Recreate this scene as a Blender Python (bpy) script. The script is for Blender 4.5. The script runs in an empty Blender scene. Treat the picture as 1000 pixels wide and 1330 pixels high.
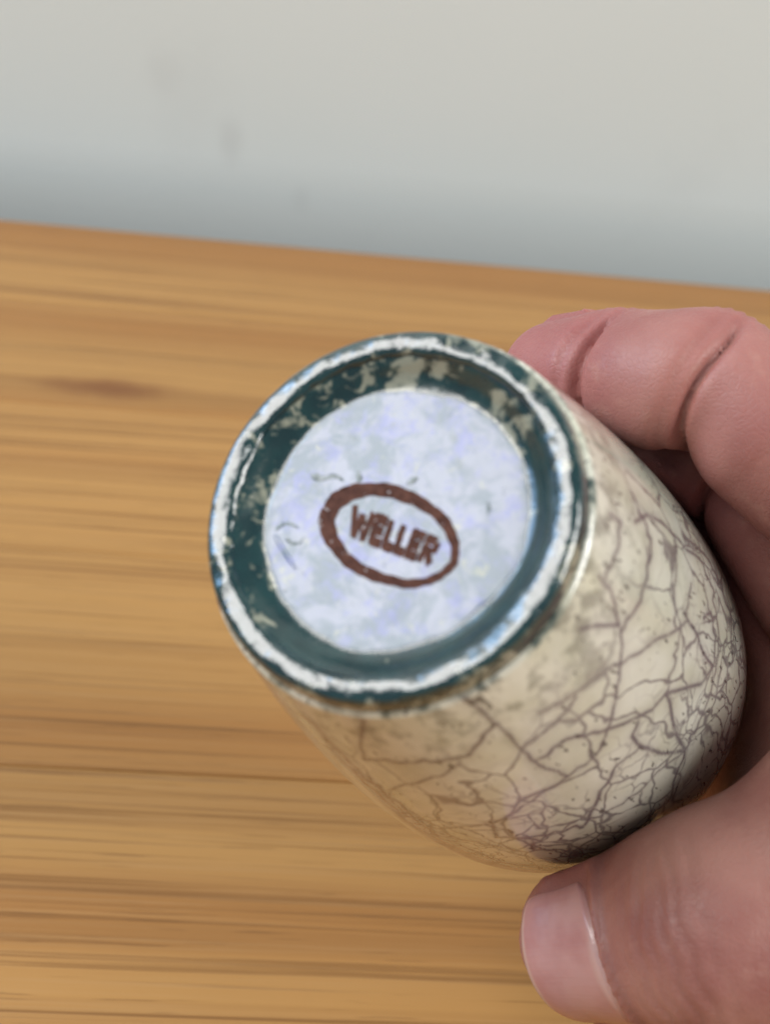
import bpy, math, random
import numpy as np
from mathutils import Matrix, Vector

random.seed(4)
rng = np.random.default_rng(7)
scene = bpy.context.scene
col = scene.collection

# ------------------------------------------------------------------ camera
FPX, CX, CY = 1600.0, 500.0, 665.0           # focal length in photo pixels, image centre
CAM_H, PITCH, ROLL = 0.200, math.radians(32.0), math.radians(7.5)
cam_pos = np.array([0.0, 0.0, CAM_H])
Fv = np.array([0.0, math.cos(PITCH), -math.sin(PITCH)])
U0 = np.array([0.0, math.sin(PITCH), math.cos(PITCH)])
R0 = np.array([1.0, 0.0, 0.0])
Rv = math.cos(ROLL) * R0 + math.sin(ROLL) * U0
Uv = -math.sin(ROLL) * R0 + math.cos(ROLL) * U0
cam_data = bpy.data.cameras.new('camera')
cam = bpy.data.objects.new('camera', cam_data)
col.objects.link(cam)
scene.camera = cam
M = Matrix.Identity(4)
for i in range(3):
    M[i][0], M[i][1], M[i][2], M[i][3] = Rv[i], Uv[i], -Fv[i], cam_pos[i]
cam.matrix_world = M
cam_data.sensor_fit = 'VERTICAL'
cam_data.sensor_height = 36.0
cam_data.lens = 36.0 * FPX / 1330.0
cam_data.clip_start, cam_data.clip_end = 0.005, 50.0
cam_data.dof.use_dof = True
cam_data.dof.focus_distance = 0.183
cam_data.dof.aperture_fstop = 21.0

# photo frame (x right, y down, z forward, metres) -> world
BASIS = np.stack([Rv, -Uv, Fv], 1)
def to_world(P):
    return np.asarray(P) @ BASIS.T + cam_pos
def ray(px, py):
    d = np.array([(px - CX) / FPX, (py - CY) / FPX, 1.0])
    return d
def ground(px, py):
    d = BASIS @ ray(px, py)
    return cam_pos + d * (-cam_pos[2] / d[2])

# ------------------------------------------------------------------ vase frame
AX_T, AX_P = math.radians(28.6), math.radians(45.45)
VA = np.array([math.sin(AX_T) * math.cos(AX_P), math.sin(AX_T) * math.sin(AX_P), math.cos(AX_T)])
VC = np.array([-0.0001, -0.0005, 0.130])
VX = np.array([1.0, 0, 0]) - VA * VA[0]; VX /= np.linalg.norm(VX)
VY = np.cross(VA, VX)

# ------------------------------------------------------------------ world and lamps
world = bpy.data.worlds.new('World')
scene.world = world
world.use_nodes = True
wn = world.node_tree.nodes
wn['Background'].inputs[0].default_value = (0.80, 0.88, 1.0, 1)
wn['Background'].inputs[1].default_value = 0.27

def area(name, pos, target, sx, sy, power, color):
    ld = bpy.data.lights.new(name, 'AREA')
    ld.shape = 'RECTANGLE'; ld.size = sx; ld.size_y = sy
    ld.energy = power; ld.color = color
    lo = bpy.data.objects.new(name, ld); col.objects.link(lo)
    lo.location = pos
    lo.rotation_euler = (Vector(target) - Vector(pos)).to_track_quat('-Z', 'Y').to_euler()
    return lo
base_w = to_world(VC)
nrm = BASIS @ (-VA)
dv = base_w - cam_pos; dv /= np.linalg.norm(dv)
refl = dv - 2 * dv.dot(nrm) * nrm
area('ceiling_panel_lamp', base_w + refl * 1.5, base_w, 0.95, 0.95, 23.0, (1.0, 0.97, 0.94))
area('window_light', (-1.25, 0.30, 0.75), base_w, 0.40, 0.7, 7.0, (0.38, 0.63, 1.0))
area('room_lamp', (1.15, -0.35, 0.85), base_w, 0.70, 0.70, 18.0, (1.0, 0.98, 0.95))

vs = scene.view_settings
vs.view_transform = 'Standard'; vs.look = 'None'; vs.gamma = 1.0
vs.use_curve_mapping = False
vs.exposure = -0.10

# ------------------------------------------------------------------ helpers
def link_mesh(name, verts, faces, mat=None, parent=None, smooth=True):
    me = bpy.data.meshes.new(name)
    verts = np.asarray(verts, dtype=np.float32)
    if isinstance(faces, np.ndarray):
        nf, k = faces.shape
        me.vertices.add(len(verts)); me.vertices.foreach_set('co', verts.ravel())
        me.loops.add(nf * k); me.loops.foreach_set('vertex_index', faces.astype(np.int32).ravel())
        me.polygons.add(nf); me.polygons.foreach_set('loop_start', np.arange(0, nf * k, k, dtype=np.int32))
        me.update(calc_edges=True); me.validate()
    else:
        me.from_pydata([tuple(v) for v in verts.tolist()], [], faces); me.update()
    if smooth:
        me.polygons.foreach_set('use_smooth', [True] * len(me.polygons))
    ob = bpy.data.objects.new(name, me); col.objects.link(ob)
    if mat: me.materials.append(mat)
    if parent: ob.parent = parent
    return ob

class NT:
    """small node-tree builder"""
    def __init__(self, name):
        self.m = bpy.data.materials.new(name); self.m.use_nodes = True
        self.t = self.m.node_tree; self.n = self.t.nodes
        self.bsdf = self.n['Principled BSDF']
    def node(self, typ, **kw):
        nd = self.n.new(typ)
        for k, v in kw.items(): setattr(nd, k, v)
        return nd
    def put(self, sock, v):
        if isinstance(v, bpy.types.NodeSocket): self.t.links.new(v, sock)
        elif v is not None: sock.default_value = v
    def math(self, op, a, b=None, c=None, clamp=False):
        nd = self.node('ShaderNodeMath', operation=op, use_clamp=clamp)
        for i, v in enumerate((a, b, c)):
            if v is not None: self.put(nd.inputs[i], v)
        return nd.outputs[0]
    def vmath(self, op, a, b=None):
        nd = self.node('ShaderNodeVectorMath', operation=op)
        self.put(nd.inputs[0], a)
        if b is not None: self.put(nd.inputs[3 if op == 'SCALE' else 1], b)
        return nd.outputs[1 if op in ('LENGTH', 'DISTANCE', 'DOT_PRODUCT') else 0]
    def rng(self, v, a, b, c=0.0, d=1.0, smooth=True):
        nd = self.node('ShaderNodeMapRange')
        nd.interpolation_type = 'SMOOTHSTEP' if smooth else 'LINEAR'
        for i, x in enumerate((v, a, b, c, d)): self.put(nd.inputs[i], x)
        return nd.outputs[0]
    def mix(self, f, a, b, blend='MIX'):
        nd = self.node('ShaderNodeMix', data_type='RGBA', blend_type=blend)
        self.put(nd.inputs[0], f); self.put(nd.inputs[6], a); self.put(nd.inputs[7], b)
        return nd.outputs[2]
    def noise(self, vec, scale, detail=3.0, rough=0.5, dist=0.0, color=False):
        nd = self.node('ShaderNodeTexNoise')
        self.put(nd.inputs['Vector'], vec)
        nd.inputs['Scale'].default_value = scale; nd.inputs['Detail'].default_value = detail
        nd.inputs['Roughness'].default_value = rough; nd.inputs['Distortion'].default_value = dist
        return nd.outputs['Color' if color else 'Fac']
    def voro(self, vec, scale, feature='DISTANCE_TO_EDGE', rand=1.0):
        nd = self.node('ShaderNodeTexVoronoi', feature=feature)
        self.put(nd.inputs['Vector'], vec); nd.inputs['Scale'].default_value = scale
        nd.inputs['Randomness'].default_value = rand
        return nd.outputs['Distance']
    def obj(self): return self.node('ShaderNodeTexCoord').outputs['Object']
    def mapping(self, vec, scale=(1, 1, 1), loc=(0, 0, 0)):
        nd = self.node('ShaderNodeMapping')
        self.put(nd.inputs[0], vec); self.put(nd.inputs['Scale'], scale); self.put(nd.inputs['Location'], loc)
        return nd.outputs[0]
    def attr(self, name):
        return self.node('ShaderNodeAttribute', attribute_name=name)
    def bump(self, h, strength=0.3, dist=0.001, normal=None):
        nd = self.node('ShaderNodeBump')
        nd.inputs['Strength'].default_value = strength; nd.inputs['Distance'].default_value = dist
        self.put(nd.inputs['Height'], h)
        if normal is not None: self.put(nd.inputs['Normal'], normal)
        self.t.links.new(nd.outputs[0], self.bsdf.inputs['Normal'])
        return nd.outputs[0]
    def set(self, **kw):
        for k, v in kw.items(): self.put(self.bsdf.inputs[k.replace('_', ' ')], v)
        return self.m

# ------------------------------------------------------------------ materials: setting
def wood_material():
    T = NT('pine_wood')
    info = T.node('ShaderNodeObjectInfo')
    off = T.node('ShaderNodeCombineXYZ')
    T.put(off.inputs[0], T.math('MULTIPLY', info.outputs['Random'], 7.0))
    T.put(off.inputs[1], T.math('MULTIPLY', info.outputs['Random'], 13.0))
    T.put(off.inputs[2], T.math('MULTIPLY', info.outputs['Random'], 3.0))
    P = T.vmath('ADD', T.obj(), off.outputs[0])
    # knot
    geo = T.node('ShaderNodeNewGeometry')
    kd = T.vmath('SUBTRACT', T.obj(), (0, 0, 0))
    kattr = T.node('ShaderNodeAttribute', attribute_type='OBJECT', attribute_name='knot_at')
    kvec = T.vmath('SUBTRACT', T.obj(), kattr.outputs['Vector'])
    kvec2 = T.vmath('MULTIPLY', kvec, (1.0, 2.9, 0.0))
    klen = T.vmath('LENGTH', kvec2)
    kinf = T.rng(klen, 0.0, 0.10, 1.0, 0.0)
    sepk = T.node('ShaderNodeSeparateXYZ'); T.put(sepk.inputs[0], kvec)
    bend = T.math('MULTIPLY', T.math('MULTIPLY', kinf, sepk.outputs[1]), -0.55)
    wob = T.noise(T.mapping(P, (1.5, 6, 9)), 1.0, 2, 0.5)
    sep = T.node('ShaderNodeSeparateXYZ'); T.put(sep.inputs[0], P)
    y = T.math('ADD', sep.outputs[1], T.math('MULTIPLY', T.math('SUBTRACT', wob, 0.5), 0.016))
    y = T.math('ADD', y, bend)
    comb = T.node('ShaderNodeCombineXYZ')
    T.put(comb.inputs[0], T.math('MULTIPLY', sep.outputs[0], 0.007)); T.put(comb.inputs[1], y)
    T.put(comb.inputs[2], T.math('MULTIPLY', sep.outputs[2], 0.3))
    Q = comb.outputs[0]
    ringsA = T.noise(Q, 120.0, 3, 0.6)
    ringsB = T.noise(T.mapping(Q, (1, 1, 1), (3.1, 0.7, 0)), 560.0, 4, 0.68)
    broad = T.noise(T.mapping(Q, (1, 1, 1), (1.1, 5.7, 0)), 26.0, 2, 0.5)
    fib = T.noise(T.mapping(P, (12, 900, 60)), 1.0, 3, 0.65)
    fig = T.noise(T.mapping(P, (1.6, 30, 10)), 1.0, 4, 0.6)
    c = T.mix(T.rng(broad, 0.36, 0.66), (0.410, 0.218, 0.067, 1), (0.335, 0.153, 0.041, 1))
    late = T.rng(ringsA, 0.47, 0.66)
    c = T.mix(T.math('MULTIPLY', late, 0.34), c, (0.225, 0.098, 0.026, 1))
    fine = T.rng(ringsB, 0.53, 0.64)
    c = T.mix(T.math('MULTIPLY', fine, T.rng(fig, 0.3, 0.7, 0.38, 0.85)), c, (0.175, 0.076, 0.020, 1))
    c = T.mix(T.rng(fib, 0.45, 0.75, 0.0, 0.35), c, (0.42, 0.245, 0.10, 1))
    pore = T.noise(T.mapping(P, (45, 1500, 60)), 1.0, 2, 0.5)
    c = T.mix(T.rng(pore, 0.64, 0.72, 0.0, 0.45), c, (0.13, 0.055, 0.016, 1))
    hsv = T.node('ShaderNodeHueSaturation')
    T.put(hsv.inputs['Value'], T.math('ADD', 0.90, T.math('MULTIPLY', info.outputs['Random'], 0.2)))
    T.put(hsv.inputs['Color'], c)
    c = hsv.outputs[0]
    kn = T.math('ADD', klen, T.math('MULTIPLY', T.math('SUBTRACT', T.noise(P, 90, 3), 0.5), 0.02))
    c = T.mix(T.rng(kn, 0.002, 0.034, 0.65, 0.0), c, (0.15, 0.045, 0.014, 1))
    T.bump(T.math('ADD', T.math('MULTIPLY', fib, 0.6), fine), 0.25, 0.0003)
    return T.set(Base_Color=c, Roughness=T.rng(fib, 0.3, 0.7, 0.42, 0.58, False), Specular_IOR_Level=0.35)

def wall_material(spots):
    T = NT('painted_wall')
    P = T.obj()
    big = T.noise(P, 2.2, 3, 0.5)
    c = T.mix(T.rng(big, 0.3, 0.7), (0.625, 0.668, 0.642, 1), (0.665, 0.706, 0.685, 1))
    sm = T.noise(P, 11.0, 4, 0.6)
    for (sx, sz, rad, amt) in spots:                    # faint scuffs
        q = T.vmath('MULTIPLY', T.vmath('SUBTRACT', P, (sx, 0.0, sz)), (1.25, 0.0, 0.8))
        ln = T.math('ADD', T.vmath('LENGTH', q), T.math('MULTIPLY', T.math('SUBTRACT', T.noise(P, 60, 3), 0.5), rad * 0.9))
        c = T.mix(T.rng(ln, rad * 0.1, rad, amt, 0.0), c, (0.38, 0.38, 0.37, 1))
    c = T.mix(T.rng(sm, 0.55, 0.8, 0.0, 0.06), c, (0.36, 0.36, 0.36, 1))
    T.bump(T.noise(P, 350, 3), 0.15, 0.001)
    return T.set(Base_Color=c, Roughness=0.75, Specular_IOR_Level=0.25)

# ------------------------------------------------------------------ setting
WALL_GAP = 0.07
eL, eR = ground(0, 285), ground(1000, 377)          # far edge of the table top
ed = (eR - eL); ed[2] = 0; ed /= np.linalg.norm(ed)
en = np.array([ed[1], -ed[0], 0.0])                  # towards the camera
if en[1] > 0: en = -en
yaw = math.atan2(ed[1], ed[0])
edge_mid = (eL + eR) / 2
wall_o = edge_mid - en * WALL_GAP
def on_wall(px, py):
    d = BASIS @ ray(px, py)
    t = ((wall_o - cam_pos) @ en) / (d @ en)
    p = cam_pos + d * t
    return float((p - wall_o) @ ed), float(p[2])
mat_wood = wood_material()
mat_wall = wall_material([on_wall(298, 182) + (.012, .20), on_wall(212, 95) + (.016, .10), on_wall(392, 258) + (.010, .12),
                          on_wall(250, 130) + (.035, .06)])

def box(name, lo, hi, mat, parent=None, bevel=0.0, smooth=False):
    (x0, y0, z0), (x1, y1, z1) = lo, hi
    v = [(x0, y0, z0), (x1, y0, z0), (x1, y1, z0), (x0, y1, z0), (x0, y0, z1), (x1, y0, z1), (x1, y1, z1), (x0, y1, z1)]
    f = [(0, 3, 2, 1), (4, 5, 6, 7), (0, 1, 5, 4), (1, 2, 6, 5), (2, 3, 7, 6), (3, 0, 4, 7)]
    ob = link_mesh(name, v, f, mat, parent, smooth)
    return ob

dseam = float((ground(300, 1007) - edge_mid) @ en)   # a joint runs under the vase
BW = dseam / max(1, round(dseam / 0.0895))           # board width
NB, TL = 16, 2.4
top = box('tabletop', (-TL / 2 + 0.01, -NB * BW + 0.01, -0.030), (TL / 2 - 0.01, -0.01, -0.0152), mat_wood)
top.location = tuple(edge_mid); top.rotation_euler = (0, 0, yaw)
top['kind'] = 'structure'; top['label'] = 'warm honey brown pine tabletop with straight grain'
bme = None
for i in range(NB):
    if bme is None:
        b = 0.0006; w = BW - 0.00025
        x0, x1 = -TL / 2, TL / 2
        v, f = [], []
        prof = [(0, -0.015), (0, -b), (b * 0.3, -b * 0.3), (b, 0), (w - b, 0), (w - b * 0.3, -b * 0.3), (w, -b), (w, -0.015)]
        for x in (x0, x1):
            v += [(x, p[0], p[1]) for p in prof]
        n = len(prof)
        for k in range(n):
            k2 = (k + 1) % n
            f.append((k, k2, n + k2, n + k))
        f += [tuple(range(n - 1, -1, -1)), tuple(range(n, 2 * n))]
        f = [tuple(reversed(q)) for q in f]
        bo = link_mesh('board', v, f, mat_wood, top, False); bme = bo.data
    else:
        bo = bpy.data.objects.new('board', bme); col.objects.link(bo); bo.parent = top
    bo.location = (0.0, -(i + 1) * BW, 0.0)
    bo['knot_at'] = (50.0, 0.0, 0.0)
    bo['shift'] = random.random()
# a knot on one of the boards, left of the vase
kw = ground(140, 503)
loc = np.array([(kw - edge_mid) @ ed, -((kw - edge_mid) @ en), 0.0])
kb = int(-loc[1] // BW)
for ch in top.children:
    if abs(ch.location[1] + (kb + 1) * BW) < 1e-4:
        ch['knot_at'] = (float(loc[0]), float(loc[1] + (kb + 1) * BW), 0.0)

# wall curved back near table height, an added shape to shade its lower band
wr, w0, wa = 0.15, 0.016, math.radians(70)
wp = [(0.0, 2.2), (0.0, 0.6), (0.0, 0.2), (0.0, w0)] + [(wr * (1 - math.cos(wa * k / 24)), w0 - wr * math.sin(wa * k / 24)) for k in range(1, 25)]
wp += [(wp[-1][0] + 0.02, -0.9), (wp[-1][0] + 0.12, -0.9), (wp[-1][0] + 0.12, 2.2)]
nw = len(wp)
wv = [(x, y, z) for x in (-3.0, 3.0) for y, z in wp]
wf = [(i, (i + 1) % nw, nw + (i + 1) % nw, nw + i) for i in range(nw)] + [tuple(range(nw - 1, -1, -1)), tuple(range(nw, 2 * nw))]
wall = link_mesh('wall', wv, wf, mat_wall, None, False)
for p_ in wall.data.polygons:
    if 2 < p_.index < 27: p_.use_smooth = True
wl = edge_mid - en * WALL_GAP
wall.location = (wl[0], wl[1], 0.0); wall.rotation_euler = (0, 0, yaw)
wall['kind'] = 'structure'; wall['label'] = 'plain off-white wall behind the wooden tabletop'

# ------------------------------------------------------------------ vase
RB, RBEL, LBEL = 0.0212, 0.0314, 0.0685
def body_r(L):
    L = np.asarray(L, float)
    s = np.clip(1 - L / LBEL, 0, 1)
    r = RB + (RBEL - RB) * (1 - s ** 1.6)
    t = np.clip((L - LBEL) / 0.040, 0, 1)
    r = r - 0.0165 * t * t * (3 - 2 * t) * np.clip(t * 1.6, 0, 1)
    lip = np.clip((L - 0.1085) / 0.0095, 0, 1)
    return r + 0.0035 * lip ** 1.5
VLEN = 0.118

def mat4_local():
    m = Matrix.Identity(4)
    X, Y, Z = BASIS @ VX, BASIS @ VY, BASIS @ VA
    p = to_world(VC)
    for i in range(3):
        m[i][0], m[i][1], m[i][2], m[i][3] = X[i], Y[i], Z[i], p[i]
    return m
VM = mat4_local()

def pnoise(th, seed, octs):
    """periodic angular noise"""
    r = np.random.default_rng(seed); o = np.zeros_like(th)
    for k, a in octs:
        o += a * np.sin(k * th + r.uniform(0, 6.28))
    return o

def lathe(name, prof, seg, mat, parent, disp=None):
    prof = np.array(prof, float); n = len(prof)
    th = np.linspace(0, 2 * np.pi, seg, endpoint=False)
    T_, I_ = np.meshgrid(th, np.arange(n), indexing='ij')
    r = prof[I_, 0].copy(); L = prof[I_, 1].copy()
    if disp is not None: r, L = disp(T_, r, L)
    V = np.stack([r * np.cos(T_), r * np.sin(T_), L], -1).reshape(-1, 3)
    a = (np.arange(seg)[:, None] * n + np.arange(n - 1)[None]).ravel()
    b = (((np.arange(seg) + 1) % seg)[:, None] * n + np.arange(n - 1)[None]).ravel()
    Fq = np.stack([a, a + 1, b + 1, b], 1)
    return link_mesh(name, V, Fq, mat, parent), V

def img_to_plane(px, py, L):
    d = ray(px, py)
    t = ((VC + VA * L) @ VA) / (d @ VA)
    q = d * t - VC
    return np.array([q @ VX, q @ VY])
def img_to_body(pts):
    out = []
    for px, py in pts:
        d = ray(px, py); d = d / np.linalg.norm(d)
        ts = np.linspace(0.10, 0.26, 1600)
        P = d[None] * ts[:, None] - VC
        L = P @ VA
        rr = np.sqrt(np.maximum((P * P).sum(1) - L * L, 0))
        g = rr - body_r(L)
        g[(L < 0) | (L > VLEN)] = 1
        k = np.argmax(g < 0) if (g < 0).any() else int(np.argmin(g))
        p = P[k]; l = L[k]
        rad = p - VA * l; rad = rad / np.linalg.norm(rad) * body_r(l)
        out.append((rad @ VX, rad @ VY, l))
    return np.array(out)

GREEN = (0.006, 0.030, 0.033, 1)
GREEN2 = (0.010, 0.045, 0.046, 1)
CREAM_G = (0.30, 0.31, 0.235, 1)

def foot_material(kind):
    T = NT('green_glaze_' + kind)
    P = T.obj()
    sep = T.node('ShaderNodeSeparateXYZ'); T.put(sep.inputs[0], P)
    n1 = T.noise(P, 330, 4, 0.6, 0.6)
    n2 = T.noise(P, 1100, 3, 0.6)
    # the cream flecks gather on one side of the foot, the other side is solid green
    side = T.math('ADD', T.math('MULTIPLY', sep.outputs[0], -5.0), T.math('MULTIPLY', sep.outputs[1], -14.0))
    lowf = T.noise(P, 110, 2, 0.5)
    if kind == 'channel':
        lim = T.math('SUBTRACT', 0.565, T.math('MULTIPLY', side, 0.42))
        lim = T.math('SUBTRACT', lim, T.math('MULTIPLY', T.math('SUBTRACT', lowf, 0.5), 0.42))
    else:
        lim = T.math('SUBTRACT', 0.57, T.math('MULTIPLY', T.math('SUBTRACT', lowf, 0.5), 0.35))
        lim = T.math('SUBTRACT', lim, T.rng(T.vmath('LENGTH', T.vmath('MULTIPLY', P, (1, 1, 0))), 0.0204, 0.0213, 0.0, 0.10))
    v = T.math('ADD', n1, T.math('MULTIPLY', T.math('SUBTRACT', n2, 0.5), 0.18))
    f = T.rng(v, lim, T.math('ADD', lim, 0.11))
    g = T.mix(T.rng(T.noise(P, 260, 2), 0.35, 0.65), GREEN, GREEN2)
    c = T.mix(T.math('MULTIPLY', f, 0.92), g, CREAM_G)
    h = T.math('ADD', T.math('MULTIPLY', T.noise(P, 260, 3, 0.5), 1.0), T.math('MULTIPLY', n2, 0.25))
    T.bump(h, 0.65 if kind == 'ring' else 0.25, 0.0006)
    return T.set(Base_Color=c, Roughness=0.10 if kind == 'ring' else 0.20, Specular_IOR_Level=0.9,
                 Coat_Weight=0.6 if kind == 'ring' else 0.1, Coat_Roughness=0.16)

def disc_material():
    T = NT('pale_base_glaze')
    P = T.obj()
    a = T.noise(P, 260, 4, 0.6, 0.5)
    b = T.noise(T.mapping(P, (1, 1, 1), (0.3, 0.1, 0)), 330, 5, 0.7, 0.3)
    y = T.noise(T.mapping(P, (1, 1, 1), (0.7, 0.4, 0)), 380, 3, 0.6, 0.8)
    d = T.noise(T.mapping(P, (1, 1, 1), (0.2, 0.9, 0)), 520, 4, 0.65, 0.4)
    c = T.mix(T.rng(a, 0.38, 0.62), (0.15, 0.21, 0.26, 1), (0.30, 0.335, 0.42, 1))
    c = T.mix(T.rng(b, 0.48, 0.66, 0, 0.65), c, (0.19, 0.22, 0.52, 1))
    c = T.mix(T.rng(y, 0.60, 0.74, 0, 0.5), c, (0.48, 0.49, 0.30, 1))
    c = T.mix(T.rng(d, 0.60, 0.72, 0, 0.55), c, (0.17, 0.21, 0.23, 1))
    pit = T.rng(T.noise(P, 1900, 2, 0.5), 0.70, 0.76)
    c = T.mix(T.math('MULTIPLY', pit, 0.6), c, (0.12, 0.13, 0.13, 1))
    rim = T.rng(T.math('ADD', T.vmath('LENGTH', T.vmath('MULTIPLY', P, (1, 1, 0))), T.math('MULTIPLY', T.math('SUBTRACT', T.noise(P, 500, 3), 0.5), 0.0012)), 0.0141, 0.0149, 0, 0.5)
    c = T.mix(rim, c, (0.16, 0.22, 0.23, 1))
    T.bump(T.math('ADD', T.math('MULTIPLY', T.noise(P, 170, 2, 0.45), 1.6), T.math('SUBTRACT', T.math('MULTIPLY', T.noise(P, 700, 2), 0.15), T.math('MULTIPLY', pit, 0.3))), 0.45, 0.0006)
    return T.set(Base_Color=c, Roughness=0.18, Specular_IOR_Level=0.55)

def body_material():
    T = NT('cream_crackle_glaze')
    P = T.obj()
    mm = T.vmath('MULTIPLY', P, (1000.0, 1000.0, 720.0))
    warp = T.vmath('SUBTRACT', T.noise(mm, 0.11, 3, 0.55, color=True), (0.5, 0.5, 0.5))
    W = T.vmath('ADD', mm, T.vmath('MULTIPLY', warp, (7.0, 7.0, 7.0)))
    wd = T.noise(mm, 0.22, 2, 0.5)
    sep = T.node('ShaderNodeSeparateXYZ'); T.put(sep.inputs[0], mm)
    # fine web
    v2 = T.math('MULTIPLY', T.voro(W, 1 / 6.0), 6.0)
    l2 = T.rng(v2, 0.03, T.rng(wd, 0.35, 0.65, 0.14, 0.42), 1.0, 0.0)
    m2 = T.rng(T.noise(T.mapping(mm, (1, 1, 1), (5, 3, 1)), 0.07, 3, 0.5), 0.40, 0.52)
    up = T.rng(sep.outputs[2], 9.0, 28.0)
    l2 = T.math('MULTIPLY', T.math('MULTIPLY', l2, m2), T.math('MULTIPLY', up, 0.85))
    v3 = T.math('MULTIPLY', T.voro(T.mapping(W, (1, 1, 1), (20, 7, 3)), 1 / 3.0), 3.0)
    l3 = T.rng(v3, 0.02, 0.2, 1.0, 0.0)
    m3 = T.rng(T.noise(T.mapping(mm, (1, 1, 1), (15, 3, 9)), 0.10, 3, 0.5), 0.47, 0.57)
    l3 = T.math('MULTIPLY', T.math('MULTIPLY', l3, m3), T.math('MULTIPLY', T.rng(sep.outputs[2], 16.0, 32.0), 0.75))
    # unseen far side: broad web as well
    crk = T.attr('crack').outputs['Fac']
    seen = T.attr('seen').outputs['Fac']
    v1 = T.math('MULTIPLY', T.voro(W, 1 / 14.0), 14.0)
    l1 = T.rng(v1, 0.1, T.rng(wd, 0.35, 0.65, 0.5, 0.9), 1.0, 0.0)
    l1 = T.math('MULTIPLY', l1, T.math('SUBTRACT', 1.0, seen))
    v4 = T.math('MULTIPLY', T.voro(T.mapping(W, (1, 1, 0.7), (40, 17, 5)), 1 / 8.5), 8.5)
    l4 = T.rng(v4, 0.04, T.rng(wd, 0.35, 0.65, 0.22, 0.46), 1.0, 0.0)
    l4 = T.math('MULTIPLY', l4, T.math('MULTIPLY', T.rng(sep.outputs[2], 5.0, 16.0), 0.82))
    l2 = T.math('MAXIMUM', l2, l4)
    brk = T.noise(mm, 0.9, 3, 0.6)
    lw = T.math('MULTIPLY', crk, T.rng(brk, 0.30, 0.5, 0.55, 1.0))
    lines = T.math('MAXIMUM', T.math('MAXIMUM', lw, l1), T.math('MAXIMUM', l2, l3))
    # specks
    st = T.noise(T.mapping(mm, (1, 1, 0.45)), 1.15, 2, 0.5)
    spk = T.math('MULTIPLY', T.rng(st, 0.635, 0.69), T.rng(T.noise(mm, 0.12, 2), 0.38, 0.55))
    base = T.mix(T.rng(T.noise(mm, 0.16, 3, 0.5), 0.3, 0.7), (0.64, 0.65, 0.51, 1), (0.76, 0.77, 0.66, 1))
    halo = T.attr('halo').outputs['Fac']
    base = T.mix(T.math('MULTIPLY', halo, 0.26), base, (0.28, 0.25, 0.235, 1))
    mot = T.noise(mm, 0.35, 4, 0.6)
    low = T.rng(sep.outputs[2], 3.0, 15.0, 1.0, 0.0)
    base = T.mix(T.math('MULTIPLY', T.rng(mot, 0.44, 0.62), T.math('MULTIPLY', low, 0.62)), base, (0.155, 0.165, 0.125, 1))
    c = T.mix(T.math('MULTIPLY', lines, 0.88), base, (0.090, 0.068, 0.092, 1))
    c = T.mix(T.math('MULTIPLY', spk, 0.8), c, (0.045, 0.045, 0.045, 1))
    # green of the foot runs a little way up the wall
    edge = T.math('ADD', sep.outputs[2], T.math('MULTIPLY', T.math('SUBTRACT', T.noise(mm, 0.32, 4, 0.6), 0.5), 7.0))
    c = T.mix(T.rng(edge, 0.9, 2.2, 0.96, 0.0), c, GREEN2)
    T.bump(T.math('SUBTRACT', T.math('MULTIPLY', T.noise(mm, 0.25, 2), 0.8), T.math('MULTIPLY', lines, 0.25)), 0.12, 0.0006)
    return T.set(Base_Color=c, Roughness=0.10, Specular_IOR_Level=0.6, Coat_Weight=0.5, Coat_Roughness=0.06)

vase = bpy.data.objects.new('vase', None); col.objects.link(vase)
vase.matrix_world = VM
vase.empty_display_size = 0.02
vase['label'] = 'cream crackle-glazed vase held with its green-rimmed stamped base towards the viewer'
vase['category'] = 'vase'

DL = 0.0010                                        # ring crest sits 1 mm below this level
DD = 0.0026                                        # recessed floor of the base
def d_disc(T_, r, L):
    k = np.clip((r - 0.008) / 0.0065, 0, 1)
    return r + k * pnoise(T_, 3, [(2, .00012), (3, .00016), (5, .00012), (9, .00009), (17, .00006), (31, .00004)]), L
prof_disc = [(0.00001, DD)] + [(r, DD) for r in np.linspace(0.0012, 0.0144, 13)] + \
    [(0.0147, DD + .00001), (0.0148, DD + .00002), (0.01485, DD + .00003)]
disc, _ = lathe('base_disc', prof_disc, 220, disc_material(), vase, d_disc)

def d_chan(T_, r, L):
    k = np.clip((0.0165 - r) / 0.0017, 0, 1)
    k2 = np.clip((r - 0.0174) / 0.0009, 0, 1)
    return (r + k * pnoise(T_, 3, [(2, .00012), (3, .00016), (5, .00012), (9, .00009), (17, .00006), (31, .00004)])
              + k2 * pnoise(T_, 8, [(3, .00010), (7, .00009), (13, .00007), (29, .00005), (47, .00004)])), L
prof_ch = [(0.01485, DD + .00003), (0.0150, DD + .00002), (0.0153, DD - .00006), (0.0157, DD - .00022), (0.0162, DD - .00048), (0.0166, DD - .0008), (0.0170, DD - .00115),
           (0.0174, DD - .0015), (0.0178, DD - .00178), (0.0180, DL - .0003)]
chan, _ = lathe('recessed_channel', prof_ch, 260, foot_material('channel'), vase, d_chan)

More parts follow.
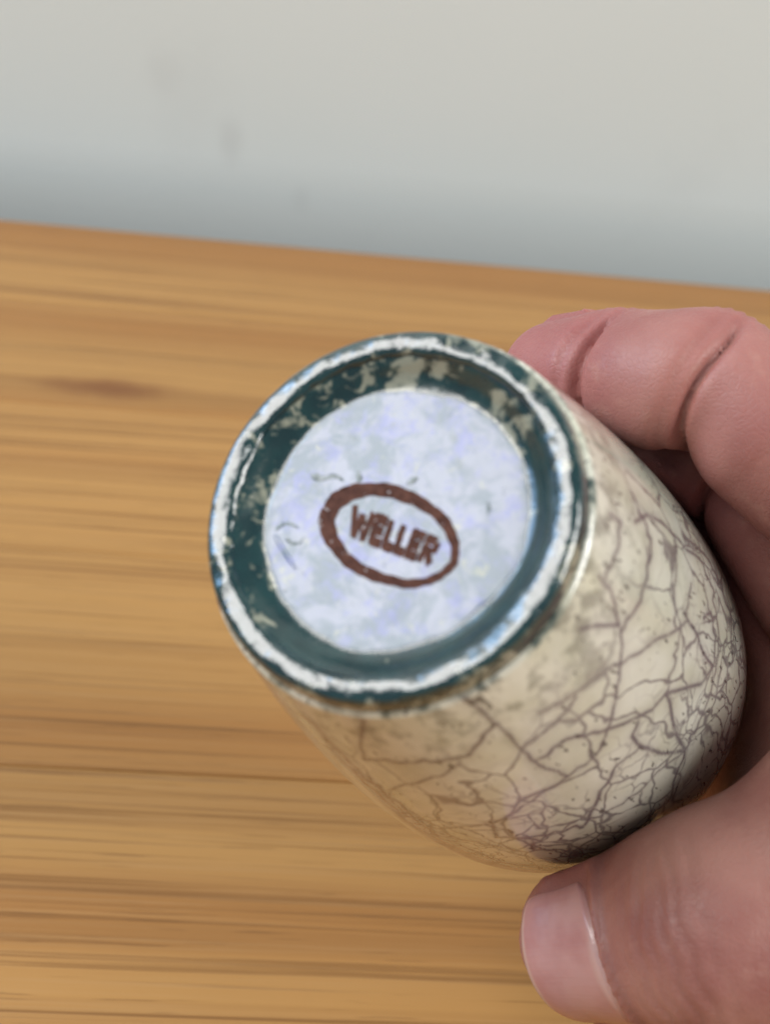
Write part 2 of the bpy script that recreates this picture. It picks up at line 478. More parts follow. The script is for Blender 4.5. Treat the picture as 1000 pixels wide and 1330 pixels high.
def d_ring(T_, r, L):
    k2 = np.clip((0.0190 - r) / 0.001, 0, 1)
    r2 = r + k2 * pnoise(T_, 8, [(3, .00010), (7, .00009), (13, .00007), (29, .00005), (47, .00004)])
    mid = np.exp(-((r - 0.0194) / 0.0012) ** 2)
    tilt = pnoise(T_, 33, [(1, .06), (2, .09), (5, .08), (11, .06), (19, .05), (37, .045)])
    L = L + (r - 0.0194) * tilt * np.clip((r - .0182) / .0006, 0, 1) * np.clip((.0209 - r) / .0006, 0, 1)
    return r2, L + mid * pnoise(T_, 21, [(4, .00004), (9, .00004), (15, .000035), (33, .00003), (61, .00002)])
prof_ring = [(0.0180, DL - .0003), (0.01815, DL - .0006), (0.0184, DL - .00082), (0.0187, DL - .00094), (0.0191, DL - .00101), (0.0195, DL - .00104), (0.0199, DL - .00104), (0.0203, DL - .00099),
             (0.0206, DL - .00088), (0.02085, DL - .00068), (0.0210, DL - .0004), (0.0211, DL + .0000), (0.0212, DL + .0005), (0.02127, DL + .0009), (0.02133, DL + .0014)]
ring, _ = lathe('foot_ring', prof_ring, 360, foot_material('ring'), vase, d_ring)

# body: outer wall, lip and inside wall, with the big crackle lines as a vertex attribute
Ls = np.concatenate([np.linspace(DL + .0014, 0.078, 250), np.linspace(0.0785, VLEN, 40)])
outer = [(float(body_r(l)) , float(l)) for l in Ls]
outer[0] = (0.02133, DL + .0014)
lipr = float(body_r(VLEN))
inner = [(lipr - .0006, VLEN + .0008), (lipr - .0018, VLEN + .0008), (lipr - .0026, VLEN)] + \
        [(float(body_r(l)) - .0032, float(l)) for l in np.linspace(VLEN - .002, 0.006, 40)] + [(0.00001, 0.0055)]
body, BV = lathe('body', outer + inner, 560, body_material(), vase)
CR = [
 [(806,850),(804,872),(797,915),(788,947),(779,973),(759,994),(736,1009)],
 [(600,905),(628,925),(640,937),(662,955),(676,973),(698,992),(736,1009)],
 [(736,1009),(698,1034),(662,1059),(640,1070),(610,1074),(560,1074),(504,1034),(442,978),(399,934)],
 [(645,940),(628,953),(609,981),(560,990),(473,987)], [(473,987),(469,960),(472,935)],
 [(597,993),(554,1012),(504,1027)],
 [(788,947),(820,935),(846,922),(864,900)],
 [(864,900),(871,922),(878,955),(889,974)],
 [(864,900),(885,895),(911,888),(925,866)],
 [(889,974),(907,937),(921,904),(929,872),(932,837),(930,803),(927,768),(913,734),(885,706),(858,678),(840,668),(823,678)],
 [(889,974),(856,978),(831,969),(820,955),(828,938)],
 [(889,974),(878,1005),(871,1034),(842,1066),(802,1095)],
 [(640,1072),(645,1088),(676,1088),(730,1081),(763,1066),(773,1045),(795,1002)],
 [(680,1084),(694,1099),(730,1108),(773,1103)],
 [(766,1063),(799,1048),(835,1023),(864,994),(889,974)],
 [(778,748),(792,765),(801,803),(806,827),(806,850)],
 [(754,817),(775,812),(804,812)],
 [(700,925),(747,900),(775,879),(799,863),(830,848),(854,829),(878,818),(892,805)],
 [(892,805),(906,827),(913,848),(925,865)],
 [(897,761),(889,796),(892,805)], [(875,700),(878,734),(875,775),(877,814)],
 [(792,668),(806,678),(802,713),(785,754)], [(840,713),(840,748),(826,789),(806,820)],
 [(882,817),(880,841),(868,886),(864,900)],
 [(913,803),(923,796),(929,827),(927,862)],
 [(885,690),(916,722),(937,765),(948,800),(950,860)],
 [(461,1000),(529,1052),(597,1090),(650,1100)], [(430,975),(500,1040),(570,1082)],
 [(795,1002),(812,985),(831,969)], [(820,640),(845,700),(842,730)],
 [(700,985),(735,960),(788,947)], [(676,973),(720,940),(747,905)],
]
d2 = np.full(len(BV), 1.0)
wmul = np.ones(len(BV))
vis = np.arange(len(BV))
outer_mask = np.zeros((560, len(outer) + len(inner)), bool); outer_mask[:, :len(outer)] = True
outer_mask = outer_mask.ravel()
OV = BV[outer_mask]
dd = np.full(len(OV), 1.0); ww = np.full(len(OV), 1.0)
jr = np.random.default_rng(11)
for li, pl in enumerate(CR):
    # subdivide the pixel polyline with a little jitter so that lines are not straight
    pts = []
    for (a, b) in zip(pl[:-1], pl[1:]):
        a, b = np.array(a, float), np.array(b, float)
        nseg = max(2, int(np.linalg.norm(b - a) / 9))
        for k in range(nseg):
            t = k / nseg
            j = jr.normal(0, 1.5, 2) if k else 0
            pts.append(a + (b - a) * t + j)
    pts.append(np.array(pl[-1], float))
    Q = img_to_body(pts)
    wl_ = jr.uniform(0.75, 1.35)
    for a, b in zip(Q[:-1], Q[1:]):
        lo = np.minimum(a, b) - .004; hi = np.maximum(a, b) + .004
        near = np.where(((OV > lo) & (OV < hi)).all(1))[0]
        if len(near) == 0: continue
        ab = b - a; den = max(ab @ ab, 1e-12)
        h = np.clip(((OV[near] - a) @ ab) / den, 0, 1)
        dist = np.linalg.norm(OV[near] - a - h[:, None] * ab, axis=1) / wl_
        dd[near] = np.minimum(dd[near], dist)
crack = np.zeros(len(BV)); halo = np.zeros(len(BV)); seen = np.zeros(len(BV))
hw = 0.00027
crack[outer_mask] = 1 - np.clip((dd - hw * 0.45) / (hw * 0.9), 0, 1)
halo[outer_mask] = np.exp(-(dd / 0.0011) ** 2)
# the side of the wall the photograph shows
nx, ny = BV[:, 0], BV[:, 1]
rr = np.hypot(nx, ny) + 1e-9
Pc = BV[:, 0:1] * VX + BV[:, 1:2] * VY + BV[:, 2:3] * VA + VC
Nn = (nx / rr)[:, None] * VX + (ny / rr)[:, None] * VY - 0.15 * VA
facing = -(Nn * Pc).sum(1) / np.linalg.norm(Pc, axis=1)
seen[:] = np.clip(facing / 0.12 + 0.5, 0, 1)
for nm, arr in (('crack', crack), ('halo', halo), ('seen', seen)):
    at = body.data.attributes.new(nm, 'FLOAT', 'POINT'); at.data.foreach_set('value', arr.astype(np.float32))

# maker's stamp on the base disc
def ink_material():
    T = NT('brown_stamp_ink')
    P = T.obj()
    n = T.noise(P, 900, 4, 0.65)
    c = T.mix(T.rng(n, 0.3, 0.7), (0.058, 0.021, 0.014, 1), (0.115, 0.047, 0.031, 1))
    c = T.mix(T.rng(T.noise(P, 1500, 2), 0.69, 0.74, 0, 0.75), c, (0.5, 0.47, 0.47, 1))
    T.bump(n, 0.3, 0.0003)
    return T.set(Base_Color=c, Roughness=0.6, Specular_IOR_Level=0.12)
mat_ink = ink_material()
def zp(u, v): return (390 + u / 4.348, 600 + v / 4.348)
SP = DD - 0.00006
def ell(cx, cy, a, b, phi, t):
    c, s = math.cos(phi), math.sin(phi)
    return cx + a * math.cos(t) * c - b * math.sin(t) * s, cy + a * math.cos(t) * s + b * math.sin(t) * c
ns = 160
vv, ff = [], []
for k in range(ns):
    t = 2 * math.pi * k / ns
    wob = 3.0 * math.sin(7 * t + 1) + 2.5 * math.sin(13 * t + .4) + 2 * math.sin(29 * t)
    o = ell(503, 412, 412 + wob, 278 + wob, math.radians(21), t)
    wob2 = 3.0 * math.sin(6 * t + 2) + 3 * math.sin(17 * t + 1.4)
    i_ = ell(524, 426, 340 + wob2, 208 + wob2, math.radians(22), t)
    for (u, v), dz in ((o, 0.00003), (i_, 0.00003)):
        q = img_to_plane(*zp(u, v), SP); vv.append((q[0], q[1], SP + dz * 0))
for k in range(ns):
    a, b = 2 * k, 2 * ((k + 1) % ns)
    ff.append((a, a + 1, b + 1, b))
base_n = len(vv)
vv += [(x, y, DD + 0.00002) for x, y, z in vv]
for k in range(ns):
    a, b = 2 * k, 2 * ((k + 1) % ns)
    ff.append((a, b, base_n + b, base_n + a)); ff.append((a + 1, base_n + a + 1, base_n + b + 1, b + 1))
stamp = link_mesh('maker_stamp', vv, ff, mat_ink, vase, False)
stamp['label'] = 'brown oval stamp with a name in capitals'

quad = [(300, 238), (802, 446), (734, 588), (266, 412)]      # TL TR BR BL of the word, zoomed pixels
def word_pt(s, t):                                            # s along the word, t from bottom to top
    tl, tr, br, bl = [np.array(q, float) for q in quad]
    p = (bl * (1 - s) + br * s) * (1 - t) + (tl * (1 - s) + tr * s) * t
    return img_to_plane(*zp(*p), SP)
GL = {  # strokes in a unit box: x0,y0,x1,y1,width
 'W': [(.08,1,.27,0), (.27,0,.5,.8), (.5,.8,.73,0), (.73,0,.92,1)],
 'E': [(.16,0,.16,1), (.05,.11,.95,.11), (.05,.5,.85,.5), (.05,.89,.95,.89)],
 'L': [(.18,0,.18,1), (.05,.11,.95,.11)],
 'R': [(.16,0,.16,1), (.05,.89,.72,.89), (.05,.47,.72,.47), (.78,.90,.78,.46), (.45,.45,.86,.02)],
}
WID = {'W': 1.35, 'E': .80, 'L': .70, 'R': .92}
word = 'WELLER'; gap = 0.05
tot = sum(WID[c_] for c_ in word) + gap * 5
xo = 0.0
lr = np.random.default_rng(5)
for gi, chx in enumerate(word):
    w = WID[chx]; V3, F3 = [], []
    for si, (xa, ya, xb, yb) in enumerate(GL[chx]):
        a = np.array([xa * w, ya]); b = np.array([xb * w, yb])
        tdir = (b - a) / np.linalg.norm(b - a); nd = np.array([-tdir[1], tdir[0]])
        hwid = .175 if chx != 'W' else .17
        n0 = len(V3); m = 6
        for lvl, z in ((0, SP - 2.5e-6 * si - 1.2e-5 * (gi % 2)), (1, DD + 0.00002)):
            for i_ in range(m + 1):
                p = a + (b - a) * i_ / m
                for sg in (-1, 1):
                    q = p + nd * sg * hwid * (1 + (lr.normal(0, .10) if lvl == 0 else 0))
                    u = img_to_plane(0, 0, SP) * 0 + word_pt((xo + q[0]) / tot, q[1])
                    V3.append((u[0], u[1], z))
        t_ = 2 * (m + 1)
        for i_ in range(m):
            k0 = n0 + 2 * i_
            F3.append((k0, k0 + 1, k0 + 3, k0 + 2))
            F3.append((k0, k0 + 2, k0 + 2 + t_, k0 + t_)); F3.append((k0 + 1, k0 + 1 + t_, k0 + 3 + t_, k0 + 3))
    xo += w + gap
    link_mesh('letter', V3, F3, mat_ink, stamp, False)

# dark flecks and a scratched mark in the glaze of the base
def fleck_material():
    T = NT('dark_glaze_fleck')
    c = T.mix(T.rng(T.noise(T.obj(), 1500, 3), 0.35, 0.6), (0.05, 0.085, 0.085, 1), (0.22, 0.26, 0.27, 1))
    return T.set(Base_Color=c, Roughness=0.3)
mat_fleck = fleck_material()
def ribbon(name, pts, widths, mat, lift=0.00004):
    P2 = np.array([img_to_plane(px, py, DD) for px, py in pts])
    Tn = np.gradient(P2, axis=0); Tn /= np.linalg.norm(Tn, axis=1)[:, None]
    Nn_ = np.stack([-Tn[:, 1], Tn[:, 0]], 1)
    v, f = [], []
    for p, nn, w in zip(P2, Nn_, widths):
        w = w * 8.2e-5 / 2 * 1.5
        for s, hgt in ((-1, -0.00002), (-0.5, lift), (0.5, lift), (1, -0.00002)):
            q = p + nn * s * w; v.append((q[0], q[1], DD - hgt))
    for k in range(len(pts) - 1):
        for j in range(3):
            f.append((4 * k + j, 4 * k + j + 1, 4 * k + 5 + j, 4 * k + 4 + j))
    return link_mesh(name, v, f, mat, disc)
ribbon('glaze_fleck', [(404,616),(410,619),(417,622),(424,621),(432,618),(440,620),(447,625)], [3,9,8,5,6,4,2], mat_fleck)
ribbon('glaze_fleck', [(464,612),(466,619),(468,626)], [3,8,6], mat_fleck)
ribbon('glaze_fleck', [(529,629),(536,624),(543,621)], [4,8,3], mat_fleck)
ribbon('glaze_fleck', [(633,652),(635,660),(633,668)], [2,5,2], mat_fleck)
ribbon('scratched_mark', [(358,690),(362,684),(370,680),(380,681),(388,686)], [3,5,4,4,2], mat_fleck)
ribbon('scratched_mark', [(357,695),(362,703),(368,714),(376,726),(384,738)], [4,6,5,6,3], disc.data.materials[0], 0.00012)
ribbon('scratched_mark', [(372,700),(380,706),(390,706),(394,698)], [3,4,3,2], mat_fleck)

# ------------------------------------------------------------------ hand (distance field -> one skin mesh)
def cp(px, py, z): return np.array([(px - CX) / FPX * z, (py - CY) / FPX * z, z])
def unit(v): v = np.asarray(v, float); return v / np.linalg.norm(v)
IDX = [cp(722, 487, .1815), cp(797, 486, .1735), cp(920, 500, .1655), cp(1215, 705, .168)]
IDR = [.0078, .0089, .0100, .0128]
sh1, sh2, sh3 = np.array([.0072, .0088, .0178]), np.array([.0125, .0180, .0345]), np.array([.0150, .0270, .0500])
MID = [IDX[0] + sh1 + [.000, -.001, .001], IDX[1] + sh1, IDX[2] + sh1 + [.001, .001, 0], IDX[3] + np.array([-.002, .010, .0190])]
MIR = [.0080, .0091, .0103, .0130]
RNG_ = [IDX[0] + sh2, IDX[1] + sh2, IDX[2] + sh2 + [.0005, .001, 0], IDX[3] + np.array([-.002, .021, .0360])]
RIR = [.0075, .0085, .0096, .0122]
PNK = [IDX[0] + sh3 + [.004, .002, -.002], IDX[1] + sh3 + [.003, .001, -.001], IDX[2] + sh3 + [.001, 0, -.001], IDX[3] + np.array([.002, .030, .0500])]
PIR = [.0064, .0072, .0082, .0112]
THB = [cp(770, 1220, .1700), cp(930, 1198, .1590), cp(1190, 1085, .1570), np.array([.112, .060, .180])]
THR = [.0101, .0138, .0160, .0185]
WR = np.array([.135, .060, .203])
WR2 = np.array([.140, .070, .222])
ELB = WR + unit([.80, .36, .30]) * 0.11

FING = [
    (IDX, IDR, unit([-.35, .40, -.80])), (MID, MIR, unit([-.35, .40, -.80])),
    (RNG_, RIR, unit([-.35, .40, -.80])), (PNK, PIR, unit([-.35, .40, -.80])),
]
TH_D0 = np.array([-0.12, 0.0, -1.0])

def cone(P, a, b, r1, r2):
    ab = b - a; h = np.clip(((P - a) @ ab) / (ab @ ab), 0, 1)
    return np.linalg.norm(P - a - h[:, None] * ab, axis=1) - (r1 + (r2 - r1) * h)
def smin(a, b, k):
    h = np.clip(0.5 + 0.5 * (b - a) / k, 0, 1)
    return b + (a - b) * h - k * h * (1 - h)
def sstep(x, a, b):
    t = np.clip((x - a) / (b - a), 0, 1); return t * t * (3 - 2 * t)

def finger_field(P, J, R, pal, crease=True):
    d = None
    for i in range(3):
        c = cone(P, J[i], J[i + 1], R[i], R[i + 1])
        d = c if d is None else smin(d, c, .0015)
    # fleshy pads on the palm side of each segment
    for i, (amt, sc) in enumerate(((.0022, .86), (.0026, .90), (.0032, .92))):
        m0 = J[i] * 0.78 + J[i + 1] * 0.22; m1 = J[i] * 0.30 + J[i + 1] * 0.70
        ax = unit(J[i] - J[i + 1]); pn = unit(pal - ax * (pal @ ax))
        d = smin(d, cone(P, m0 + pn * amt, m1 + pn * amt, R[i] * sc, R[i + 1] * sc), .003)
    if crease:
        for i in (1, 2):
            ax = unit(unit(J[i - 1] - J[i]) + unit(J[i] - J[i + 1]))
            q = P - J[i]; s = q @ ax
            pn = unit(pal - ax * (pal @ ax))
            rad = q - s[:, None] * ax
            rl = np.linalg.norm(rad, axis=1) + 1e-9
            side = (rad @ pn) / rl
            w = sstep(side, -0.35, 0.35) * (rl < 0.03)
            bend = 0.0022 * (side - .6)
            d = d + w * (0.0016 * np.exp(-((s - bend - .0003 * np.sin(side * 5 + i)) / .00070) ** 2) + 0.0015 * np.exp(-(s / .0036) ** 2)
                         + 0.00035 * np.exp(-((s - bend - .0026) / .0006) ** 2))
            wd_ = sstep(-side, -0.1, 0.6) * (rl < 0.03)          # wrinkles over the knuckle
            d = d + wd_ * 0.0003 * np.sin(s * 3800) * np.exp(-(s / .004) ** 2)
    return d

def thumb_field(P):
    J, R = THB, THR
    d = cone(P, J[0], J[1], R[0], R[1])
    d = smin(d, cone(P, J[1], J[2], R[1] * 0.98, R[2]), .004)
    d = smin(d, cone(P, J[2], J[3], R[2], R[3]), .010)
    ax = unit(J[0] - J[1]); D = unit(TH_D0 - ax * (TH_D0 @ ax))
    # pad, on the side of the vase
    d = smin(d, cone(P, J[0] * .95 + J[1] * .05 - D * .0010, J[0] * .4 + J[1] * .6 - D * .0015, R[0] * .95, R[1] * .90), .003)
    # knuckle at the thumb's end joint
    kb_ = J[1] + D * .0035 - ax * .001
    d = smin(d, np.linalg.norm(P - kb_, axis=1) - R[1] * .80, .006)
    q = P - J[1]; s = q @ ax
    rad = q - s[:, None] * ax; rl = np.linalg.norm(rad, axis=1) + 1e-9
    side = (rad @ D) / rl
    S = np.cross(ax, D); lat = rad @ S
    w = sstep(side, 0.0, 0.7) * (rl < .03)
    for o, a_, wd_, cv in ((-.0035, .00042, .00055, 18), (-.0012, .0006, .0006, 10), (.0010, .00045, .0005, -6), (.0032, .00055, .0006, -16), (.0058, .0003, .0005, -24), (-.0062, .0003, .0006, 24)):
        ss = s - o - cv * lat * lat * 0.6 - 0.00035 * np.sin(lat * 900 + o * 3000)
        d = d + w * a_ * .6 * np.exp(-(ss / wd_) ** 2)
    # soft fold across the side of the thumb below the joint
    return d

def vase_field(P):
    q = P - VC; L = q @ VA
    r = np.sqrt(np.maximum((q * q).sum(1) - L * L, 0))
    return np.maximum((r - body_r(np.clip(L, 0, VLEN))) * 0.95, np.maximum(-L, L - VLEN - .001))

NAILS = []           # (origin on axis, axis to tip, dorsal, lateral, length, half angle, name)
def nail_spec(J, R, dorsal, length, half, over):
    ax = unit(J[0] - J[1]); D = unit(dorsal - ax * (dorsal @ ax)); S = np.cross(ax, D)
    return (J[0], ax, D, S, R[0], length, half, over)
NAILS.append(nail_spec(THB, THR, TH_D0, .0142, 1.15, .0056))
for J, R, pal in FING:
    NAILS.append(nail_spec(J, R, -pal, .0105, 1.05, .0042))

def nail_uv(P, nl):
    T0, ax, D, S, r0, ln, half, over = nl
    q = P - T0
    s = q @ ax; a = np.arctan2(q @ S, q @ D)
    return a / half, (over - s) / ln, np.hypot(q @ S, q @ D)      # u in -1..1, v 0 at the free edge, 1 at the cuticle

def base_field(P):
    d = thumb_field(P)
    fs = [finger_field(P, *f) for f in FING]
    fd = fs[0]
    for x in fs[1:]: fd = smin(fd, x, .0007)
    # palm
    pm = None
    for (J, R, _), t in zip(FING, (0, .33, .66, 1.0)):
        w = WR * (1 - t) + WR2 * t
        c = cone(P, J[3], w, R[3] * 1.0, .019)
        pm = c if pm is None else smin(pm, c, .010)
    pm = smin(pm, cone(P, THB[2], THB[3], THR[2], THR[3]), .008)
    pm = smin(pm, cone(P, np.array([.0725, .038, .199]), np.array([.0720, .050, .199]), .0155, .0160), .010)
    pm = smin(pm, cone(P, np.array([.0725, .040, .196]), THB[2] + np.array([.004, .0, .016]), .0165, .0165), .010)
    pm = smin(pm, cone(P, np.array([.0670, .047, .203]), np.array([.0760, .058, .200]), .0150, .0165), .010)
    pm = smin(pm, cone(P, np.array([.0700, .048, .192]), cp(1010, 1120, .176), .0130, .0115), .008)
    pm = smin(pm, cone(P, THB[3], WR, .0185, .021), .012)
    web = cone(P, THB[2] * .55 + FING[0][0][3] * .45 + np.array([.012, .004, .006]), THB[3], .009, .014)
    pm = smin(pm, web, .012)
    pm = smin(pm, cone(P, (WR + WR2) / 2, ELB, .0245, .031), .014)
    d = smin(d, pm, .006)
    d = smin(d, fd, .004)
    return d

def hand_field(P):
    d = base_field(P)
    for nl in NAILS:                                       # skin fold around each nail, bed sunk under it
        T0, ax, D, S, r0, ln, half, over = nl
        near = np.linalg.norm(P - T0, axis=1) < .022
        if not near.any(): continue
        u, v, rho = nail_uv(P[near], nl)
        e = np.maximum(np.abs(u), np.where(v > 0.5, np.hypot(u * .72, np.maximum(v - .5, 0) * 2), np.abs(u)))
        fold = np.exp(-((e - 1.10) / .09) ** 2) * sstep(v, 0.06, 0.3) * (v < 1.5) * (rho > r0 * .5)
        bed = (1 - sstep(e, .90, 1.04)) * (v < 1.2) * (v > -.4) * (rho > r0 * .5)
        d[near] += bed * .00030 - fold * .00105
    # the skin gives where it presses on the vase
    g = .00025 - vase_field(P)
    k = .0022
    h = np.clip(0.5 + 0.5 * (d - g) / k, 0, 1)
    return g + (d - g) * h + k * h * (1 - h)

def chunked(fn, P, n=60000):
    return np.concatenate([fn(P[i:i + n]) for i in range(0, len(P), n)])

def surface_nets(fn, lo, hi, h, cf=6):
    lo = np.array(lo); n = (np.ceil((np.array(hi) - lo) / h / cf).astype(int)) * cf
    nc = n // cf + 1
    g = np.stack(np.meshgrid(*[np.arange(k) * h * cf for k in nc], indexing='ij'), -1).reshape(-1, 3) + lo
    dc = chunked(fn, g).reshape(nc)
    near = np.abs(dc) < h * cf * 1.9
    blk = np.zeros(nc - 1, bool); sg = np.zeros(nc - 1)
    for i in (0, 1):
        for j in (0, 1):
            for k in (0, 1):
                sl = (slice(i, nc[0] - 1 + i), slice(j, nc[1] - 1 + j), slice(k, nc[2] - 1 + k))
                blk |= near[sl]; sg += dc[sl]
    D = np.full(n + 1, 1.0, np.float32)
    rep = np.repeat(np.repeat(np.repeat(sg, cf, 0), cf, 1), cf, 2)
    D[:-1, :-1, :-1] = np.sign(rep)
    mk = np.zeros(n + 1, bool)
    mb = np.repeat(np.repeat(np.repeat(blk, cf, 0), cf, 1), cf, 2)
    for i in (0, 1):
        for j in (0, 1):
            for k in (0, 1):
                mk[i:i + n[0], j:j + n[1], k:k + n[2]] |= mb
    idx = np.argwhere(mk)
    D[mk] = chunked(fn, idx * h + lo).astype(np.float32)
    # vertices
    acc = np.zeros(tuple(n) + (3,), np.float32); cnt = np.zeros(tuple(n), np.float32)
    N0, N1, N2 = n
    for axis in range(3):
        o = [a for a in range(3) if a != axis]
        for b0 in (0, 1):
            for b1 in (0, 1):
                st = [0, 0, 0]; st[o[0]] = b0; st[o[1]] = b1
                s1 = tuple(slice(st[a], n[a] + st[a]) for a in range(3))
                en_ = list(st); en_[axis] += 1
                s2 = tuple(slice(en_[a], n[a] + en_[a]) for a in range(3))
                A, B = D[s1], D[s2]
                m = (A < 0) != (B < 0)
                I = np.nonzero(m)
                t = A[I] / (A[I] - B[I])
                p = np.zeros((len(t), 3), np.float32); p[:, o[0]] = b0; p[:, o[1]] = b1; p[:, axis] = t
                acc[I] += p; cnt[I] += 1
    cell = np.nonzero(cnt > 0)
    vid = np.full(tuple(n), -1, np.int64); vid[cell] = np.arange(len(cell[0]))
    V = (np.stack(cell, 1) + acc[cell] / cnt[cell][:, None]) * h + lo
    faces = []
    for axis in range(3):
        o1, o2 = (axis + 1) % 3, (axis + 2) % 3
        s1 = [slice(0, k + 1) for k in n]; s2 = [slice(0, k + 1) for k in n]
        s1[axis] = slice(0, n[axis]); s2[axis] = slice(1, n[axis] + 1)
        s1[o1] = s2[o1] = slice(1, n[o1]); s1[o2] = s2[o2] = slice(1, n[o2])
        A, B = D[tuple(s1)], D[tuple(s2)]
        for flip, m in ((False, (A < 0) & (B >= 0)), (True, (A >= 0) & (B < 0))):
            I = np.argwhere(m)
            off = np.zeros(3, int); off[o1] = 1; off[o2] = 1
            I = I + off
            q = []
            for e1, e2 in ((1, 1), (0, 1), (0, 0), (1, 0)):
                J = I.copy(); J[:, o1] -= e1; J[:, o2] -= e2
                q.append(vid[J[:, 0], J[:, 1], J[:, 2]])
            q = np.stack(q, 1)
            if flip: q = q[:, ::-1]
            faces.append(q)
    Fq = np.concatenate(faces)
    Fq = Fq[(Fq >= 0).all(1)]
    # settle the vertices on the field's zero surface
    e = h * .4
    d0 = chunked(fn, V)
    G = np.stack([(chunked(fn, V + np.eye(3)[a] * e) - d0) / e for a in range(3)], 1)
    V = V - np.clip(d0, -h, h)[:, None] * G / np.maximum((G * G).sum(1), .25)[:, None] * .95
    return V, Fq

HV, HF = surface_nets(hand_field, (.015, -.050, .135), (.270, .145, .285), .00072)

def skin_material():
    T = NT('skin')
    P = T.obj()
    a = T.noise(P, 55, 4, 0.55, 0.3)
    b = T.noise(P, 210, 3, 0.6)
    red = T.attr('red').outputs['Fac']
    c = T.mix(T.rng(a, 0.32, 0.68), (0.415, 0.205, 0.168, 1), (0.300, 0.120, 0.102, 1))
    c = T.mix(T.math('MULTIPLY', red, 0.75), c, (0.36, 0.115, 0.115, 1))
    c = T.mix(T.rng(b, 0.55, 0.75, 0, 0.25), c, (0.52, 0.30, 0.235, 1))
    crs = T.voro(T.vmath('ADD', P, T.vmath('MULTIPLY', T.noise(P, 300, 2, color=True), (.002, .002, .002))), 1150)
    fine = T.noise(P, 1500, 3, 0.6)
    h = T.math('ADD', T.math('MULTIPLY', T.rng(crs, 0.0, 0.16), 0.28), T.math('ADD', T.math('MULTIPLY', fine, 0.35), T.math('MULTIPLY', b, 0.9)))
    T.bump(h, 0.27, 0.0004)
    return T.set(Base_Color=c, Roughness=T.rng(fine, 0.3, 0.7, 0.40, 0.56, False), Specular_IOR_Level=0.42,
                 Subsurface_Weight=0.22, Subsurface_Radius=(1.0, 0.32, 0.20), Subsurface_Scale=0.0035)
def nail_material():
    T = NT('fingernail')
    v = T.attr('nail_v').outputs['Fac']; u = T.attr('nail_u').outputs['Fac']
    P = T.obj()
    n = T.noise(P, 160, 3)
    c = T.mix(T.rng(n, 0.3, 0.7), (0.56, 0.31, 0.295, 1), (0.47, 0.225, 0.22, 1))
    au = T.math('ABSOLUTE', u)
    lun = T.math('ADD', v, T.math('MULTIPLY', T.math('MULTIPLY', u, u), -0.16))
    c = T.mix(T.rng(lun, 0.80, 0.90, 0, 0.45), c, (0.66, 0.50, 0.46, 1))
    c = T.mix(T.rng(T.math('ADD', v, T.math('MULTIPLY', T.math('MULTIPLY', u, u), -.03)), 0.03, 0.08, 0.55, 0.0), c, (0.60, 0.45, 0.38, 1))
    rid = T.node('ShaderNodeCombineXYZ'); T.put(rid.inputs[0], T.math('MULTIPLY', u, 26.0)); T.put(rid.inputs[1], v)
    T.bump(T.math('ADD', T.noise(rid.outputs[0], 1.0, 2), T.math('MULTIPLY', n, .6)), 0.10, 0.0005)
    return T.set(Base_Color=c, Roughness=0.26, Specular_IOR_Level=0.55, Subsurface_Weight=0.25,
                 Subsurface_Radius=(1.0, 0.4, 0.3), Subsurface_Scale=0.002, Coat_Weight=0.15, Coat_Roughness=0.2)

mat_skin = skin_material()
origin = to_world(WR)
hand = link_mesh('hand', to_world(HV) - origin, HF, mat_skin)
hand.location = tuple(origin)
hand['label'] = "person's bare hand gripping the vase, thumbnail below and curled fingers above"
hand['category'] = 'hand'
red = np.zeros(len(HV))
for J, R, _ in FING:
    for p, rad, amt in ((J[0], .016, .9), (J[1], .010, .35), (J[2], .014, .5), (J[3], .02, .3)):
        red = np.maximum(red, amt * np.exp(-((np.linalg.norm(HV - p, axis=1) - .006).clip(0) / rad) ** 2))
red = np.maximum(red, .35 * np.exp(-(np.linalg.norm(HV - THB[0], axis=1) / .014) ** 2))
at = hand.data.attributes.new('red', 'FLOAT', 'POINT'); at.data.foreach_set('value', red.astype(np.float32))

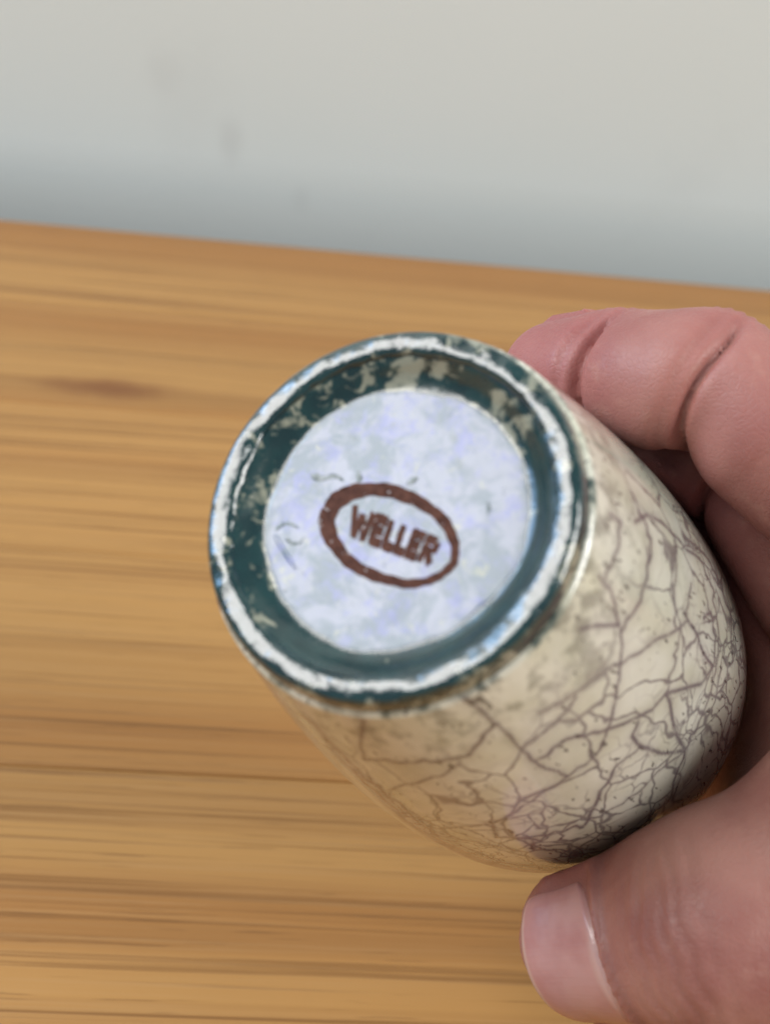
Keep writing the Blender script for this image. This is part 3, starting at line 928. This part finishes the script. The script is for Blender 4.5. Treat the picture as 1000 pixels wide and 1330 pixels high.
mat_nail = nail_material()
for nl in NAILS:
    T0, ax, D, S, r0, ln, half, over = nl
    nu, nv = 33, 41
    rows = []
    U_, V_ = np.meshgrid(np.linspace(-1, 1, nu), np.linspace(0, 1, nv), indexing='ij')
    # outline: rounded free edge, rounded cuticle
    vs0 = 0.10 * np.abs(U_) ** 2.6
    vs1 = 1.0 - 0.26 * np.abs(U_) ** 2.4
    Vv = vs0 + (vs1 - vs0) * V_
    sarr = over - Vv * ln
    ang = U_ * half
    dirs = np.cos(ang)[..., None] * D + np.sin(ang)[..., None] * S
    O = T0 + sarr[..., None] * ax
    # nail follows the finger tip with a flatter, longer curve than the flesh
    flat = np.minimum(sarr, .0012)
    Oc = T0 + flat[..., None] * ax
    lo_ = np.zeros(U_.shape); hi_ = np.full(U_.shape, .02)
    for _ in range(22):
        mid = (lo_ + hi_) / 2
        ins = chunked(base_field, (Oc + dirs * mid[..., None]).reshape(-1, 3)).reshape(U_.shape) < 0
        lo_ = np.where(ins, mid, lo_); hi_ = np.where(ins, hi_, mid)
    rho = (lo_ + hi_) / 2
    rc = rho[nu // 2:nu // 2 + 1, :]
    rho = 0.45 * rho + 0.55 * np.minimum(rho, rc * 1.03)
    drop = 0.9 * (np.maximum(sarr - .0012, 0) ** 2) / .014                    # slight droop of the free edge
    edge = np.maximum(np.abs(U_) - .86, 0) / .14
    lift = .00030 - .00065 * edge ** 2 - .0009 * sstep(V_, .90, 1.0)
    Pt = O + dirs * (rho + lift - drop)[..., None]
    th_ = .0005
    Pb = O + dirs * (rho + lift - drop - th_)[..., None]
    VV = np.concatenate([Pt.reshape(-1, 3), Pb.reshape(-1, 3)])
    q = (np.arange(nu - 1)[:, None] * nv + np.arange(nv - 1)[None]).ravel()
    top_f = np.stack([q, q + nv, q + nv + 1, q + 1], 1)
    nn_ = nu * nv
    bot_f = top_f[:, ::-1] + nn_
    bd = [(i * nv, (i + 1) * nv) for i in range(nu - 1)] + [((i + 1) * nv + nv - 1, i * nv + nv - 1) for i in range(nu - 1)] + \
         [(j + 1, j) for j in range(nv - 1)] + [((nu - 1) * nv + j, (nu - 1) * nv + j + 1) for j in range(nv - 1)]
    side_f = np.array([(b, a, a + nn_, b + nn_) for a, b in bd])
    nob = link_mesh('fingernail', to_world(VV) - origin, np.concatenate([top_f, bot_f, side_f]), mat_nail, hand)
    for nm, arr in (('nail_u', U_), ('nail_v', Vv)):
        a_ = nob.data.attributes.new(nm, 'FLOAT', 'POINT')
        a_.data.foreach_set('value', np.concatenate([arr.ravel(), arr.ravel()]).astype(np.float32))

scene.render.engine = 'CYCLES'
scene.cycles.use_denoising = True
